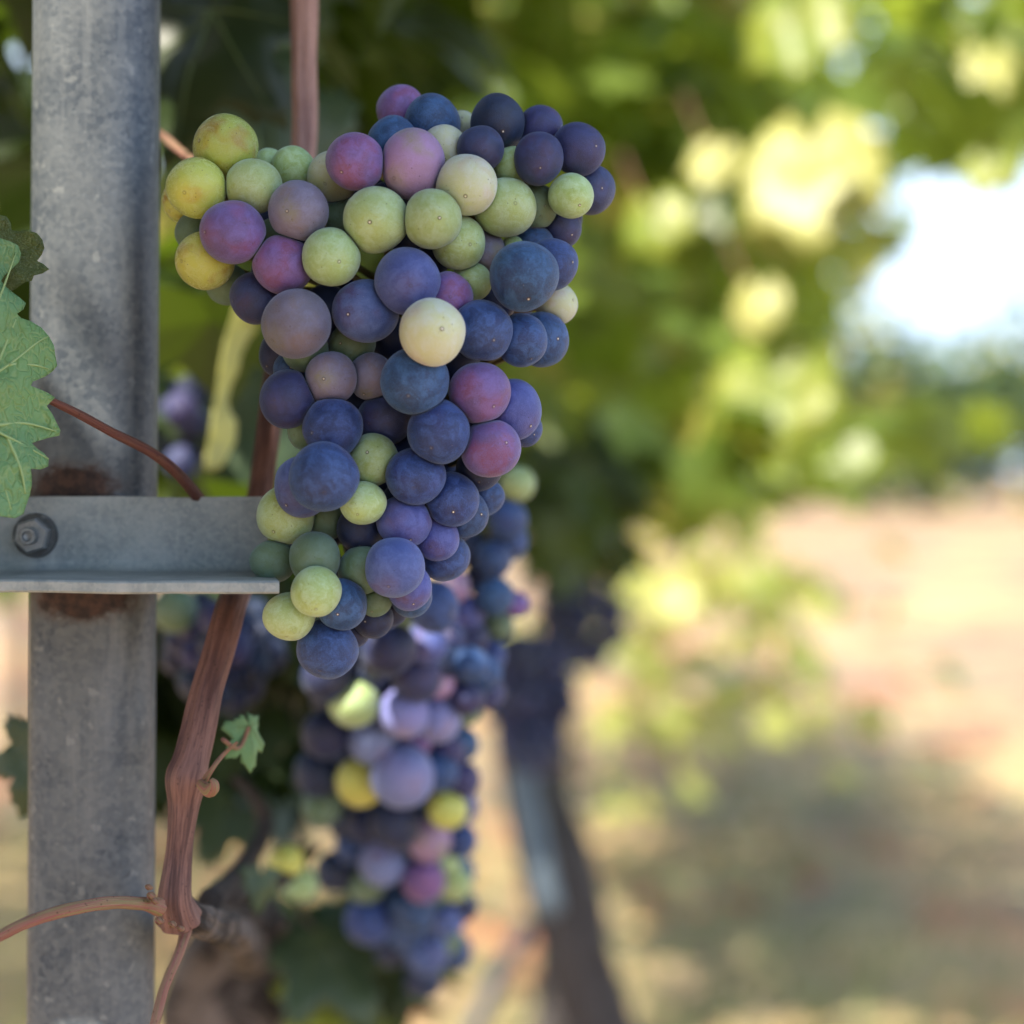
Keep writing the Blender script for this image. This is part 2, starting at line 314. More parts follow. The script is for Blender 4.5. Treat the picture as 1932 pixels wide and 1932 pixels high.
# ------------------------------------------------------------------ leaves
def lobed(n=60, teeth=True, seed=0, elong=1.0, floor=0.5):
    """grape-leaf outline, unit radius about, petiole sinus at -y"""
    rg = random.Random(seed); pts = []
    L = [(90, 1.0, 30), (35, 0.92, 26), (145, 0.92, 26), (-22, 0.78, 26), (202, 0.78, 26)]
    for i in range(n):
        a = -90 + 14 + (360-28)*i/(n-1); r = 0.30
        for c, h, wd in L:
            d = (a-c+540) % 360-180; r = max(r, h*(1-0.42*min(1, abs(d)/wd)**1.5) if abs(d) < wd*1.3 else 0)
        r = max(r, floor)
        if teeth: r *= 1 + (0.07 if i % 2 else -0.05) + rg.uniform(-.02, .02)
        pts.append((r*math.cos(R(a)), r*math.sin(R(a))*elong))
    pts.append((0.0, -0.16)); return pts
def flat_mesh(outline, step):
    """triangulated polygon with interior points; returns 2d verts and faces"""
    P = [Vector(p) for p in outline]; n = len(P)
    x0, x1 = min(p.x for p in P), max(p.x for p in P); y0, y1 = min(p.y for p in P), max(p.y for p in P)
    def inside(q):
        c = False
        for i in range(n):
            a, b = P[i], P[i-1]
            if (a.y > q[1]) != (b.y > q[1]) and q[0] < (b.x-a.x)*(q[1]-a.y)/(b.y-a.y)+a.x: c = not c
        return c
    def edged(q):
        for i in range(n):
            a, b = P[i-1], P[i]; ab = b-a; t = max(0, min(1, (Vector(q)-a).dot(ab)/max(ab.length_squared, 1e-12)))
            if (a+ab*t-Vector(q)).length < step*0.45: return True
        return False
    Q = []; row = 0; y = y0
    while y < y1:
        x = x0 + (step/2 if row % 2 else 0)
        while x < x1:
            if inside((x, y)) and not edged((x, y)): Q.append(Vector((x, y)))
            x += step
        y += step*0.87; row += 1
    vv, ee, ff, *_ = geometry.delaunay_2d_cdt(P+Q, [(i, (i+1) % n) for i in range(n)], [], 2, 1e-7)
    good = [f for f in ff if inside(((vv[f[0]]+vv[f[1]]+vv[f[2]])/3))]
    return vv, good
def leaf_thing(label, base, size, normal, tipdir, mat, seed=1, fold=0.25, wave=0.10, petiole_to=None, group=None, name="vine_leaf", n=60, pr=0.0011, elong=1.0, pmat=None, step=0.12, droop=0.2, floor=0.5):
    """a whole leaf: blade with raised veins, petiole. base = petiole point, tipdir = where the middle lobe points"""
    base = Vector(base); root = empty(name, base); tag(root, label, "leaf", group)
    nrm = Vector(normal).normalized(); y = (Vector(tipdir)-nrm*Vector(tipdir).dot(nrm)).normalized(); x = y.cross(nrm)
    vv, ff = flat_mesh(lobed(n, True, seed, elong, floor), step)
    def P(u, v):
        r = math.hypot(u, v)
        z = -fold*abs(u)*0.7 + wave*noise.noise(Vector((u*1.7+seed*7, v*1.7, seed))) + 0.03*noise.noise(Vector((u*6, v*6, seed*3.3))) - droop*max(v, 0)**2*0.6
        return base + (x*u + y*(v+0.16) + nrm*z)*size
    th = 0.0004
    top = [P(p.x, p.y) for p in vv]; uv = [(p.x*size*1000/30, p.y*size*1000/30) for p in vv]
    bot = [p - nrm*th for p in top]; k = len(top)
    # rim
    edges = {}
    for f in ff:
        for i in range(3):
            e = (f[i], f[(i+1) % 3]); edges[e] = edges.get(e, 0)+1
    rim = [e for e in edges if (e[1], e[0]) not in edges]
    F = [tuple(f) for f in ff] + [tuple(reversed([i+k for i in f])) for f in ff] + [(e[1], e[0], e[0]+k, e[1]+k) for e in rim]
    link("blade", mesh("blade", top+bot, F, uv+uv), mat, root)
    parts = []
    for a, h in ((90, .95), (38, .85), (142, .85), (-18, .68), (198, .68)):
        pts = [P(t*h*math.cos(R(a)), -0.16*(1-t)+t*h*math.sin(R(a))*elong) + nrm*th*0.4 for t in (0, .25, .5, .75, .97)]
        parts.append(tube(pts, [size*q for q in (.014, .011, .008, .005, .002)], seg=6, n=3))
    link("vein", mesh("vein", *join(parts)), SHOOTVEIN, root)
    if petiole_to is not None:
        q = [Vector(p) for p in petiole_to]
        tube_obj("petiole", pmat or PETIOLE, root, [base]+q, [pr]*(len(q)+1), seg=10, n=6, ridge=0.05, lobes=5)
    return root
vm = NT("leaf_vein"); VEINPALE = None; SHOOTVEIN = vm.done(vm.bsdf(srgb(92, 112, 64), 0.5))

vm2 = NT("leaf_vein_pale"); VEINPALE = vm2.done(vm2.bsdf(srgb(150, 178, 120), 0.5))
# -- simple many-leaf meshes for canopies
LO = [(0, -.16), (.35, -.45), (.55, -.25), (.85, -.15), (.60, .12), (.82, .55), (.40, .48), (.22, .75), (0, 1.0), (-.22, .75), (-.40, .48), (-.82, .55), (-.60, .12), (-.85, -.15), (-.55, -.25), (-.35, -.45)]
def canopy(name, mat, parent, centers, sizes, normals, rg):
    V, F, A = [], [], []
    k = len(LO)
    for c, s, nrm in zip(centers, sizes, normals):
        nrm = Vector(nrm).normalized(); d = Vector((rg.uniform(-.6, .6), rg.uniform(-.6, .6), -1)); y = (d-nrm*d.dot(nrm)).normalized(); x = y.cross(nrm)
        o = len(V); fd = rg.uniform(.1, .45); ra = rg.random(); cu = rg.uniform(0, .35)
        c = Vector(c)
        for u, v in [(0, .15)]+LO:
            V.append(c + (x*u + y*v - nrm*(abs(u)*fd + cu*v*v*(v > 0)))*s); A.append(ra)
        for i in range(k): F.append((o, o+1+i, o+1+(i+1) % k))
    me = mesh(name, V, F); a = me.attributes.new('leafrand', 'FLOAT', 'POINT'); a.data.foreach_set('value', A)
    return link(name, me, mat, parent, smooth=False)
def in_view(p, margin=1.12):
    q = CR.transposed() @ (Vector(p)-CAM); d = -q.z
    return d > 0 and abs(q.x) < TAN*d*margin+0.05 and abs(q.y) < TAN*d*margin+0.05
def px_of(p):
    q = CR.transposed() @ (Vector(p)-CAM); d = -q.z
    return (966+q.x/d/TAN*966, 966-q.y/d/TAN*966) if d > 0 else (-9999, -9999)

# ------------------------------------------------------------------ grape bunches
SPH = {}
def sphere(nu, nv):
    if (nu, nv) not in SPH:
        bm = bmesh.new(); bmesh.ops.create_uvsphere(bm, u_segments=nu, v_segments=nv, radius=1.0)
        SPH[nu, nv] = (np.array([v.co[:] for v in bm.verts]), [tuple(v.index for v in f.verts) for f in bm.faces]); bm.free()
    return SPH[nu, nv]
def solve_depth(B, d0, fac=0.97, zmax=0.045, iters=200):
    """B: px,py,r,cls,z(mm). push overlapping berries apart in depth, keeping their order"""
    n = len(B); z = np.array([b[4]*0.001 for b in B]); r = np.array([mm(b[2], d0) for b in B])
    X = np.array([mm(b[0], d0) for b in B]); Y = np.array([mm(b[1], d0) for b in B])
    z0 = z.copy(); order = z0 + np.arange(n)*1e-6
    for it in range(iters):
        for i in range(n):
            for j in range(i+1, n):
                s = (r[i]+r[j])*fac; d2 = (X[i]-X[j])**2+(Y[i]-Y[j])**2
                if d2 >= s*s: continue
                need = math.sqrt(s*s-d2); a, b = (i, j) if order[i] < order[j] else (j, i)
                gap = z[b]-z[a]
                if gap < need:
                    e = (need-gap)*0.4; z[a] -= e*0.4; z[b] += e*0.6
        z += (z0-z)*0.015; z = np.clip(z, -0.014, zmax)
    return z
def berry(root, name, c, r, cls, dr, neigh, res, rg, sx=1.0, sy=1.0):
    vs, fs = sphere(*res); q = dr.to_track_quat('Z', 'Y').to_matrix()
    q = q @ Matrix.Rotation(rg.uniform(0, 6.28), 3, 'Z'); Q = np.array(q)
    v = vs.copy()
    sh = rg.random()*50; lump = np.array([noise.noise(Vector(p*0.9)+Vector((sh, 0, 0))) for p in v])
    v = v*(1+0.06*lump)[:, None]
    rr = np.hypot(v[:, 0], v[:, 1]); v[:, 2] -= np.where(v[:, 2] > 0, 0.035*np.exp(-(rr/0.16)**2) - 0.05*np.exp(-(rr/0.035)**2), 0)
    W = (v @ Q.T)*r; W[:, 0] *= sx; W[:, 2] *= sy
    for cj, rj in neigh:        # flatten where two berries press on each other
        D = np.array(cj-c); L = np.linalg.norm(D)
        if L >= r+rj or L < 1e-6: continue
        D /= L; h = (L*L+r*r-rj*rj)/(2*L)-0.00006; 
        if h < r*0.25: continue
        t = W @ D; k = r*0.035
        ex = t-h; soft = k*np.log1p(np.exp(np.clip(ex/k, -30, 30))); W -= np.outer(soft, D)
    W = (W @ Q)/r
    me = mesh(name, W.tolist(), fs)
    o = link(name, me, BM[cls]); o.parent = root
    o.matrix_parent_inverse = Matrix.Identity(4)
    o.rotation_mode = 'QUATERNION'; o.rotation_quaternion = q.to_quaternion(); o.location = c-root.location; o.scale = (r, r, r)
    if cls in BL: o["label"] = BL[cls]
    return o
def bunch(label, B, d0, dfun=None, group="bunches of ripening wine grapes", res=(40, 28), seed=1, back=30, fac=0.97, stem_top=None, zmax=0.045):
    rg = random.Random(seed)
    z = solve_depth(B, d0, fac, zmax)
    C = []; Rr = []
    for b, zz in zip(B, z):
        d = d0+zz+(dfun(b[0], b[1]) if dfun else 0); C.append(at(b[0], b[1], d)); Rr.append(mm(b[2], d))
    ctr = sum(C, Vector())/len(C); top = max(c.z for c in C)
    root = empty("grape_bunch", Vector((ctr.x, ctr.y+0.02, top))); tag(root, label, "grapes", group)
    # spine of the bunch
    ax = []
    for q in range(7):
        zz = top-(top-min(c.z for c in C))*q/6
        near = [c for c in C if abs(c.z-zz) < 0.025] or C
        ax.append(Vector((sum(c.x for c in near)/len(near), sum(c.y for c in near)/len(near)+0.028, zz)))
    ax[0] = ax[0].lerp(ax[1], 0.4)
    ax = ax[:6]
    def axis_at(zz): return min(ax, key=lambda a: abs(a.z-zz))
    for i, (b, c, r) in enumerate(zip(B, C, Rr)):
        a = axis_at(c.z); o = c-a
        dr = Vector((o.x*24+rg.gauss(0, .42), -1.0, -0.36+rg.gauss(0, .42)+o.z*6)).normalized()
        neigh = [(C[j], Rr[j]) for j in range(len(C)) if j != i and (C[j]-c).length < r+Rr[j]]
        berry(root, "berry", c, r, b[3], dr, neigh, res, rg, rg.uniform(.965, 1.03), (b[5] if len(b) > 5 else 1.0)*rg.uniform(.97, 1.05))
    parts = [tube([stem_top, (stem_top+ax[0])/2+Vector((0, .008, .004))]+ax if stem_top else ax, [0.0021]*(8 if stem_top else 6), seg=8, n=3)]
    for c, r in zip(C, Rr):
        a = axis_at(c.z-0.004); parts.append(tube([a, c.lerp(a, .45)+Vector((0, 0.012, -0.002)), c+Vector((0, .002, 0))], [0.0011, 0.0008, 0.0009], seg=5, n=2))
    link("stem", mesh("stem", *join(parts)), STEM, root)
    # berries of the far side, closing the bunch
    if back:
        V, F = [], []; vs, fs = sphere(16, 10); done = []
        tries = 0
        while len(done) < back and tries < 6000:
            tries += 1; i = rg.randrange(len(C)); r = rg.uniform(.8, 1.0)*0.0058
            dd = rg.uniform(.012, .034); p = C[i]+Vector((rg.uniform(-.006, .006), dd, rg.uniform(-.006, .006))); a = axis_at(p.z)
            p.x += (a.x-p.x)*0.28
            if any((p-c2).length < (r+r2)*0.9 for c2, r2 in list(zip(C, Rr))+done): continue
            pp = px_of(p); pr_ = r*966/TAN/(p.y)
            if not all(any(math.hypot(pp[0]+pr_*1.03*math.cos(q*.785)-b[0], pp[1]+pr_*1.03*math.sin(q*.785)-b[1]) < b[2] for b in B) for q in range(8)): continue
            done.append((p, r)); o = len(V); V += [p+Vector(q)*r for q in vs]; F += [tuple(k+o for k in f) for f in fs]
        if V:
            o = link("berries_behind", mesh("berries_behind", V, F), BM['N'], root); o["kind"] = "stuff"
    return root

MAIN = [
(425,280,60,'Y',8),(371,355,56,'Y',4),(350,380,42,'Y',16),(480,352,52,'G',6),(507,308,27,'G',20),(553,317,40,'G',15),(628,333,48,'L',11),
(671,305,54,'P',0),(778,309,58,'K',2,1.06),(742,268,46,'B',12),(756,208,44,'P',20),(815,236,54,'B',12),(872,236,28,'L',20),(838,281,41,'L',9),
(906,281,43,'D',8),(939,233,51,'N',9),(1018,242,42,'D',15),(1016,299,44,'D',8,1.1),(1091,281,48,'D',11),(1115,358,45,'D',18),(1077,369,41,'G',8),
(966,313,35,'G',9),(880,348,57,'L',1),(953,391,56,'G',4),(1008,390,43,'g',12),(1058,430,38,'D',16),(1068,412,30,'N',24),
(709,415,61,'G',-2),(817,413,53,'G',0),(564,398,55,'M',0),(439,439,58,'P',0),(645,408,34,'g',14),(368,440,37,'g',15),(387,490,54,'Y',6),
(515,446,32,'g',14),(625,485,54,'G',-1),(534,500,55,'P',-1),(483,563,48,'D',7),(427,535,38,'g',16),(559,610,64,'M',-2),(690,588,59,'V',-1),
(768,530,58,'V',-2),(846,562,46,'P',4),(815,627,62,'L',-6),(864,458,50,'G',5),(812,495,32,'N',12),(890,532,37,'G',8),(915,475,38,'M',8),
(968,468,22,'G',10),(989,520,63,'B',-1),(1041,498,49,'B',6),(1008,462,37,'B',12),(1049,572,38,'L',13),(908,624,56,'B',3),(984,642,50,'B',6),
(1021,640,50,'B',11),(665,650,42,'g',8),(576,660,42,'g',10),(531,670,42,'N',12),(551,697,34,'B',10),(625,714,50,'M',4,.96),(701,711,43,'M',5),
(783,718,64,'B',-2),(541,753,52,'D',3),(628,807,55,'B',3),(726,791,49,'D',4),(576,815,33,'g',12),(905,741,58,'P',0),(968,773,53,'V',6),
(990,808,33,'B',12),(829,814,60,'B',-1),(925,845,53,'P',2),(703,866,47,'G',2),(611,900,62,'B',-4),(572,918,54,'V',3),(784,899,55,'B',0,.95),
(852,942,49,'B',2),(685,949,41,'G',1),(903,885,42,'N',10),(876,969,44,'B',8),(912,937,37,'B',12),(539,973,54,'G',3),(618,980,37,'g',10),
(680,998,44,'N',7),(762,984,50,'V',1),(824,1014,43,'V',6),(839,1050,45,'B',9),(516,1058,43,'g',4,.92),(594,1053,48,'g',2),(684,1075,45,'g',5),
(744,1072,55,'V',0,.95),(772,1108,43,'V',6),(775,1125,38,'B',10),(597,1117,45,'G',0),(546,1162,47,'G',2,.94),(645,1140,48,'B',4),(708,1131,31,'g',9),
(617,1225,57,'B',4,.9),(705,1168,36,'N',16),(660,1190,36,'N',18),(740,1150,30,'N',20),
]
BACK = [
(686,1201,32,'B',3),(734,1224,44,'N',0),(805,1217,33,'V',4),(749,1171,24,'g',8),(720,1162,26,'B',9),(819,1145,41,'B',0),(786,1277,41,'D',0),(825,1284,30,'K',7),
(620,1274,45,'N',3),(668,1325,43,'G',-4),(762,1343,43,'Z',-6),(829,1356,38,'Z',-2),(703,1396,41,'Z',-4),(614,1386,39,'N',3),(759,1463,52,'Z',-12),(680,1476,42,'W',-5),
(845,1527,34,'W',-6),(746,1552,42,'N',0),(693,1552,37,'N',6),(825,1456,34,'B',4),(872,1470,30,'D',8),(868,1522,30,'V',10),(600,1456,40,'N',8),(607,1522,34,'g',7),
(868,1585,28,'B',8),(809,1582,38,'K',0),(723,1628,38,'Z',0),(799,1661,36,'P',-2),(858,1668,28,'G',2),(842,1622,24,'G',4),(634,1645,34,'N',6),(627,1582,36,'N',8),
(690,1668,32,'g',3),(696,1737,40,'B',0),(779,1711,40,'B',1),(776,1757,38,'B',6),(739,1698,30,'B',6),(845,1734,30,'V',4),(805,1797,36,'V',3),(799,1847,31,'N',7),
(740,1790,30,'N',9),(780,1400,30,'P',6),(700,1270,34,'N',12),(840,1420,34,'D',10),(660,1430,34,'N',12),
]
RIGHT = [
(934,1125,37,'B',0),(974,1141,25,'P',6),(931,1055,35,'B',2),(961,1022,36,'B',4),(957,979,38,'B',0),(977,913,33,'G',-2),(891,1036,34,'N',6),(858,1108,30,'K',4),
(881,1156,34,'V',4),(891,1204,34,'D',4),(885,1254,36,'B',0),(845,1257,32,'N',6),(911,1270,36,'B',4),(881,1317,33,'D',2),(921,1307,32,'D',6),(925,1237,32,'B',7),
(845,1211,30,'N',9),(905,1090,30,'N',12),(940,1180,30,'g',12),(915,940,30,'N',12),(870,1290,30,'N',12),
]
def blob_bunch(cx, cy, wd, ht, n, r, classes, seed):
    rg = random.Random(seed); out = []; t = 0
    while len(out) < n and t < 5000:
        t += 1; v = rg.uniform(-1, 1); wv = wd*(1-0.35*(v+1)/2)*math.sqrt(max(0.05, 1-v*v*0.85)); u = rg.uniform(-1, 1)
        x, y = cx+u*wv, cy+v*ht; rr = r*rg.uniform(.85, 1.1)
        if any(math.hypot(x-o[0], y-o[1]) < r*0.95 for o in out): continue
        out.append((x, y, rr, rg.choice(classes), 14*abs(u)+rg.uniform(-3, 5)))
    return out

MAIN = [(b[0], b[1], b[2]*1.045)+tuple(b[3:]) for b in MAIN]
bunch("large sharp bunch of mixed blue, purple, green and yellow grapes at the arm end", MAIN, 0.403, res=(48, 34), seed=3, back=80, fac=0.87, zmax=0.03, stem_top=at(560, 420, .477))
_rb = random.Random(77); _n = 0
for _ in range(4000):
    x, y = _rb.uniform(600, 875), _rb.uniform(1190, 1800); t_ = (y-1190)/610
    if x < 600+120*max(0, t_-.55)/.45 or _n > 42: continue
    if all(math.hypot(x-b[0], y-b[1]) > b[2]*0.78 for b in BACK): BACK.append((x, y, _rb.uniform(28, 34), _rb.choice('NNNBDg'), 15)); _n += 1
BACK = [(x, y, r_*1.17, c, z) for x, y, r_, c, z in BACK if not (c == 'N' and x < 630 and y > 1560)]
bunch("long soft-focus bunch with lilac and yellow berries hanging below the large bunch", BACK, 0.52, dfun=lambda x, y: (y-1160)/700*0.16, seed=5, back=120, res=(32, 22))
bunch("small blurred blue bunch behind the right edge of the large bunch", RIGHT, 0.56, seed=6, back=16, res=(28, 20))
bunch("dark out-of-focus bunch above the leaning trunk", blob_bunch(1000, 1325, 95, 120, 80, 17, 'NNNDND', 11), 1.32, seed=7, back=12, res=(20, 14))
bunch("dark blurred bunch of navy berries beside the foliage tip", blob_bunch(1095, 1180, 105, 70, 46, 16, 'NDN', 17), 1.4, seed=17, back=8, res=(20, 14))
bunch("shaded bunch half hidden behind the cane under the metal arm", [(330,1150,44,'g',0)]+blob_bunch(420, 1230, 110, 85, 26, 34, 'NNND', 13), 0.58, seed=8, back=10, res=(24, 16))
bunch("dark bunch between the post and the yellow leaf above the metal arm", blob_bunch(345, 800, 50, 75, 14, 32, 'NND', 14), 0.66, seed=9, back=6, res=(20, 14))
bunch("few yellow-green berries beside the woody spur", [(541,1625,33,'W',-2),(567,1668,34,'G',0)], 0.60, seed=10, back=0, res=(24, 16))

# ------------------------------------------------------------------ metal post with arm
def metal(name, a, b, c, rust=None, metalness=0.35, scale=1.0):
    m = NT(name); oc = m.coord()
    n1 = m.noise(oc, 55*scale, 4, 0.6); vo = m.voro(m.vmath('ADD', oc, m.vmath('SCALE', oc)), 420*scale); cr = m.n('ShaderNodeSeparateColor'); m.put(cr.inputs[0], vo.outputs['Color'])
    st = m.noise(m.mapping(oc, (260, 260, 26)), 1.0, 3, 0.6); fn = m.noise(oc, 900*scale, 3, 0.7)
    cc = m.mix(m.ramp(n1, 0.35, 0.65), srgb(*a), srgb(*b)); cc = m.mix(m.math('MULTIPLY', cr.outputs[0], 0.4), cc, srgb(*c))
    cc = m.mix(m.math('MULTIPLY', m.ramp(st, 0.52, 0.75), 0.45), cc, srgb(*c)); cc = m.mix(m.math('MULTIPLY', m.ramp(fn, 0.55, 0.75), 0.3), cc, srgb(*c))
    dk = m.ramp(m.noise(oc, 95*scale, 5, 0.7, 0.8), 0.64, 0.74); cc = m.mix(m.math('MULTIPLY', dk, 0.7), cc, srgb(50, 54, 58)); sp = m.ramp(m.noise(oc, 240*scale, 2, .5), .66, .72); cc = m.mix(m.math('MULTIPLY', sp, .22), cc, srgb(176, 182, 182))
    if rust:
        for (p, rx, rz) in rust:
            d = m.vmath('SUBTRACT', oc, p); d = m.mapping(d, (1/rx, 0.0, 1/rz)); le = m.n('ShaderNodeVectorMath', operation='LENGTH'); m.put(le.inputs[0], d)
            q = m.math('ADD', le.outputs['Value'], m.math('MULTIPLY', m.math('SUBTRACT', m.noise(oc, 260, 4, 0.65), 0.5), 0.9))
            cc = m.mix(m.math('MULTIPLY', m.ramp(q, 1.3, 0.8), 0.55), cc, srgb(84, 70, 62)); cc = m.mix(m.ramp(q, 1.0, 0.7), cc, m.mix(m.ramp(m.noise(oc, 300, 4, .7), .35, .65), srgb(30, 22, 24), srgb(74, 52, 44)))
    nr = m.bump(m.math('ADD', m.math('MULTIPLY', fn, 0.4), n1), 0.35, 0.0006)
    return m.done(m.bsdf(cc, 0.5, metalness, 0.5, nr))
PD = 0.452
post_base = at(178, 966, PD); post_base.z = 0
post = empty("metal_post", post_base)
tag(post, "grey galvanised trellis post with a bolted metal arm, left of the large bunch", "post")
a0, a1 = at(178, 915, PD), at(178, 1135, PD)
PM = metal("galvanised_post", (66, 76, 88), (92, 100, 108), (128, 134, 138), rust=[(at(135, 925, PD-0.013), 0.0105, 0.0065), (at(150, 1125, PD-.013), .0125, .0060)])
V, F, U = [], [], []
hw, hd = mm(117, PD), 0.0115
zs = [0.0]+[0.6+i*0.01 for i in range(90)]+[1.75]
SEG = 56
for zi, z in enumerate(zs):
    cx = post_base.x + (z-0.95)*0.010
    for k in range(SEG):
        an = 2*math.pi*k/SEG; ca, sa = math.cos(an), math.sin(an); e = 2/2.5
        V.append((cx+hw*math.copysign(abs(ca)**e, ca)*(1+0.004*math.sin(z*40)), post_base.y+hd*math.copysign(abs(sa)**e, sa), z))
for zi in range(len(zs)-1):
    for k in range(SEG): F.append((zi*SEG+k, zi*SEG+(k+1) % SEG, (zi+1)*SEG+(k+1) % SEG, (zi+1)*SEG+k))
F.append(tuple(range((len(zs)-1)*SEG, len(zs)*SEG)))
link("post_tube", mesh("post_tube", V, F), PM, post)
# angle-iron arm
AM = metal("galvanised_arm", (126, 138, 142), (152, 162, 165), (180, 184, 184), metalness=0.15, scale=1.3)
yb = post_base.y-hd-0.0005
def on_plane(px, py, y):
    d = y/ (math.cos(PITCH)); p = at(px, py, d)
    for _ in range(6): d *= y/p.y; p = at(px, py, d)
    return p
TH = 0.0026; yv = yb-TH
TL = on_plane(500, 937, yv); ztop = TL.z; xr = on_plane(505, 1000, yv).x; xl = -0.22
yf = yb-0.045
lo = on_plane(300, 1095, yf); zf = lo.z       # upper front lip
def arm_profile():
    rr = 0.0022; P = [(yb, ztop), (yv, ztop)]
    zi = zf
    for k in range(5):
        a = k/4*math.pi/2; P.append((yv-rr+rr*math.cos(a), zi+rr-rr*math.sin(a)))
    P += [(yf+.0004, zi), (yf, zi-.0004), (yf, zi-TH+.0004), (yf+.0004, zi-TH)]
    for k in range(5):
        a = k/4*math.pi/2; P.append((yb-(rr+TH)*0.6+(rr+TH)*0.6*math.sin(a), zi-TH+(rr+TH)*0.6*(1-math.cos(a))))
    return P
prof = arm_profile(); n = len(prof); V, F = [], []
xsq = [xl+(xr-xl)*i/60 for i in range(61)]
xtip = on_plane(527, 1105, yf).x
for i, x in enumerate(xsq):
    for (y, z) in prof:
        t = (yv-y)/(yv-yf) if y < yv else 0
        wob = 0.0003*noise.noise(Vector((x*60, z*20, 0)))
        xx = x + (t*(xtip-xr)*max(0, (x-xl)/(xr-xl))**30 if z < ztop-0.004 else 0)
        V.append((xx, y+wob*(y < yv), z+wob*1.2))
for i in range(60):
    for k in range(n): F.append((i*n+k, i*n+(k+1) % n, (i+1)*n+(k+1) % n, (i+1)*n+k))
F += [tuple(range(n-1, -1, -1)), tuple(60*n+k for k in range(n))]
bm = bmesh.new(); me = mesh("cross_arm", V, F); bm.from_mesh(me); bmesh.ops.triangulate(bm, faces=[f for f in bm.faces if len(f.verts) > 4]); bmesh.ops.recalc_face_normals(bm, faces=bm.faces); bm.to_mesh(me); bm.free()
arm = link("cross_arm", me, AM, post, smooth=False)
def disc_stack(name, cx, cz, segs, mat, parent, sides=32, axis_y=None, rot=0.0):
    """lathe about Y: segs = [(y offset towards camera, radius)]"""
    V, F = [], []
    for (yo, r) in segs:
        for k in range(sides):
            a = 2*math.pi*k/sides+rot; V.append((cx+r*math.cos(a), axis_y-yo, cz+r*math.sin(a)))
    m = len(segs)
    for i in range(m-1):
        for k in range(sides): F.append((i*sides+k, i*sides+(k+1) % sides, (i+1)*sides+(k+1) % sides, (i+1)*sides+k))
    F += [tuple(range(sides-1, -1, -1)), tuple((m-1)*sides+k for k in range(sides))]
    me = mesh(name, V, F); bm = bmesh.new(); bm.from_mesh(me); bmesh.ops.recalc_face_normals(bm, faces=bm.faces); bm.to_mesh(me); bm.free()
    return link(name, me, mat, parent, smooth=False)
BC = on_plane(68, 1010, yv)
ZM = metal("zinc_bolt", (120, 126, 130), (150, 154, 156), (176, 178, 178), metalness=0.6, scale=2)
DM = metal("dark_washer", (60, 64, 66), (84, 88, 90), (100, 104, 106), metalness=0.4, scale=2)
bolt = disc_stack("bolt", BC.x, BC.z, [(0, .0019), (.0075, .0019), (.0080, .0017), (.0080, .0012), (.0072, .0010), (.0070, .0004)], ZM, arm, 24, yv)
bolt.matrix_parent_inverse = arm.matrix_world.inverted() if False else Matrix.Translation(-post_base)
disc_stack("washer", BC.x, BC.z, [(0, .0050), (.0008, .0050), (.0011, .0047)], DM, arm, 40, yv).matrix_parent_inverse = Matrix.Translation(-post_base)
disc_stack("nut", BC.x, BC.z, [(.0011, .0036), (.0012, .0041), (.0046, .0041), (.0051, .0036)], ZM, arm, 6, yv, 0.3).matrix_parent_inverse = Matrix.Translation(-post_base)
for o in (bolt,): pass
for nm in ("bolt", "washer", "nut"):
    bpy.data.objects[nm].matrix_parent_inverse = (Matrix.Translation(post_base) @ Matrix.Translation(-post_base)).inverted()

# ------------------------------------------------------------------ canes
root = empty("vine_cane", at(350, 1720, 0.425)); tag(root, "reddish brown vine cane running up behind the metal arm and the large bunch", "cane")
P = [(340,1735,.427,42),(330,1690,.424,31),(338,1600,.424,26),(347,1520,.424,31),(352,1468,.424,42),(364,1425,.425,34),(392,1300,.430,29),(432,1160,.440,29),(470,1040,.470,25),
     (492,920,.472,24),(508,800,.470,23),(530,650,.478,22),(560,430,.480,22),(573,280,.480,23),(575,120,.480,24),(576,-60,.480,25),(578,-220,.48,22)]
k = 8
def cane_part(name, P, mat, parent, seg=36, n=14, ridge=0.05, bump=0.14, seed=0, lobes=7):
    return tube_obj(name, mat, parent, [at(p[0], p[1], p[2]) for p in P], [mm(p[3], p[2]) for p in P], seg=seg, n=n, ridge=ridge, bump=bump, seed=seed, lobes=lobes)
cane_part("lower_cane", P[:12], CANE, root, seed=2)
cane_part("upper_cane", P[11:], CANE_PALE, root, seed=2)
# node scars, bud, broken tendril stub
cane_part("bud", [(378,1478,.417,9),(396,1492,.414,13),(404,1480,.412,10),(398,1470,.412,4)], SHOOT, root, seg=12, n=5, ridge=0, seed=5)
cane_part("tendril", [(388,1470,.418,7),(402,1448,.417,5),(420,1425,.42,4.5),(448,1400,.42,3)], SHOOT, root, seg=8, n=5, ridge=0)
cane_part("spur", [(322,1700,.424,30),(345,1722,.430,34),(385,1742,.450,30),(425,1752,.50,30),(460,1775,.58,34),(470,1810,.68,40)], BARK, root, bump=0.25, ridge=0.05, seed=9)
cane_part("side_shoot", [(300,1712,.418,17),(270,1705,.412,13),(210,1703,.405,12.5),(150,1712,.40,12.5),(80,1730,.398,12),(20,1755,.396,10.5),(-60,1800,.395,10)], SHOOT, root, seg=16, n=8, ridge=0.05, lobes=6, seed=4)
cane_part("side_shoot", [(352,1755,.43,11),(338,1800,.425,9.5),(312,1860,.42,9.5),(292,1932,.415,9.5),(270,2020,.41,9)], SHOOT, root, seg=14, n=8, ridge=0.05, lobes=5, seed=6)
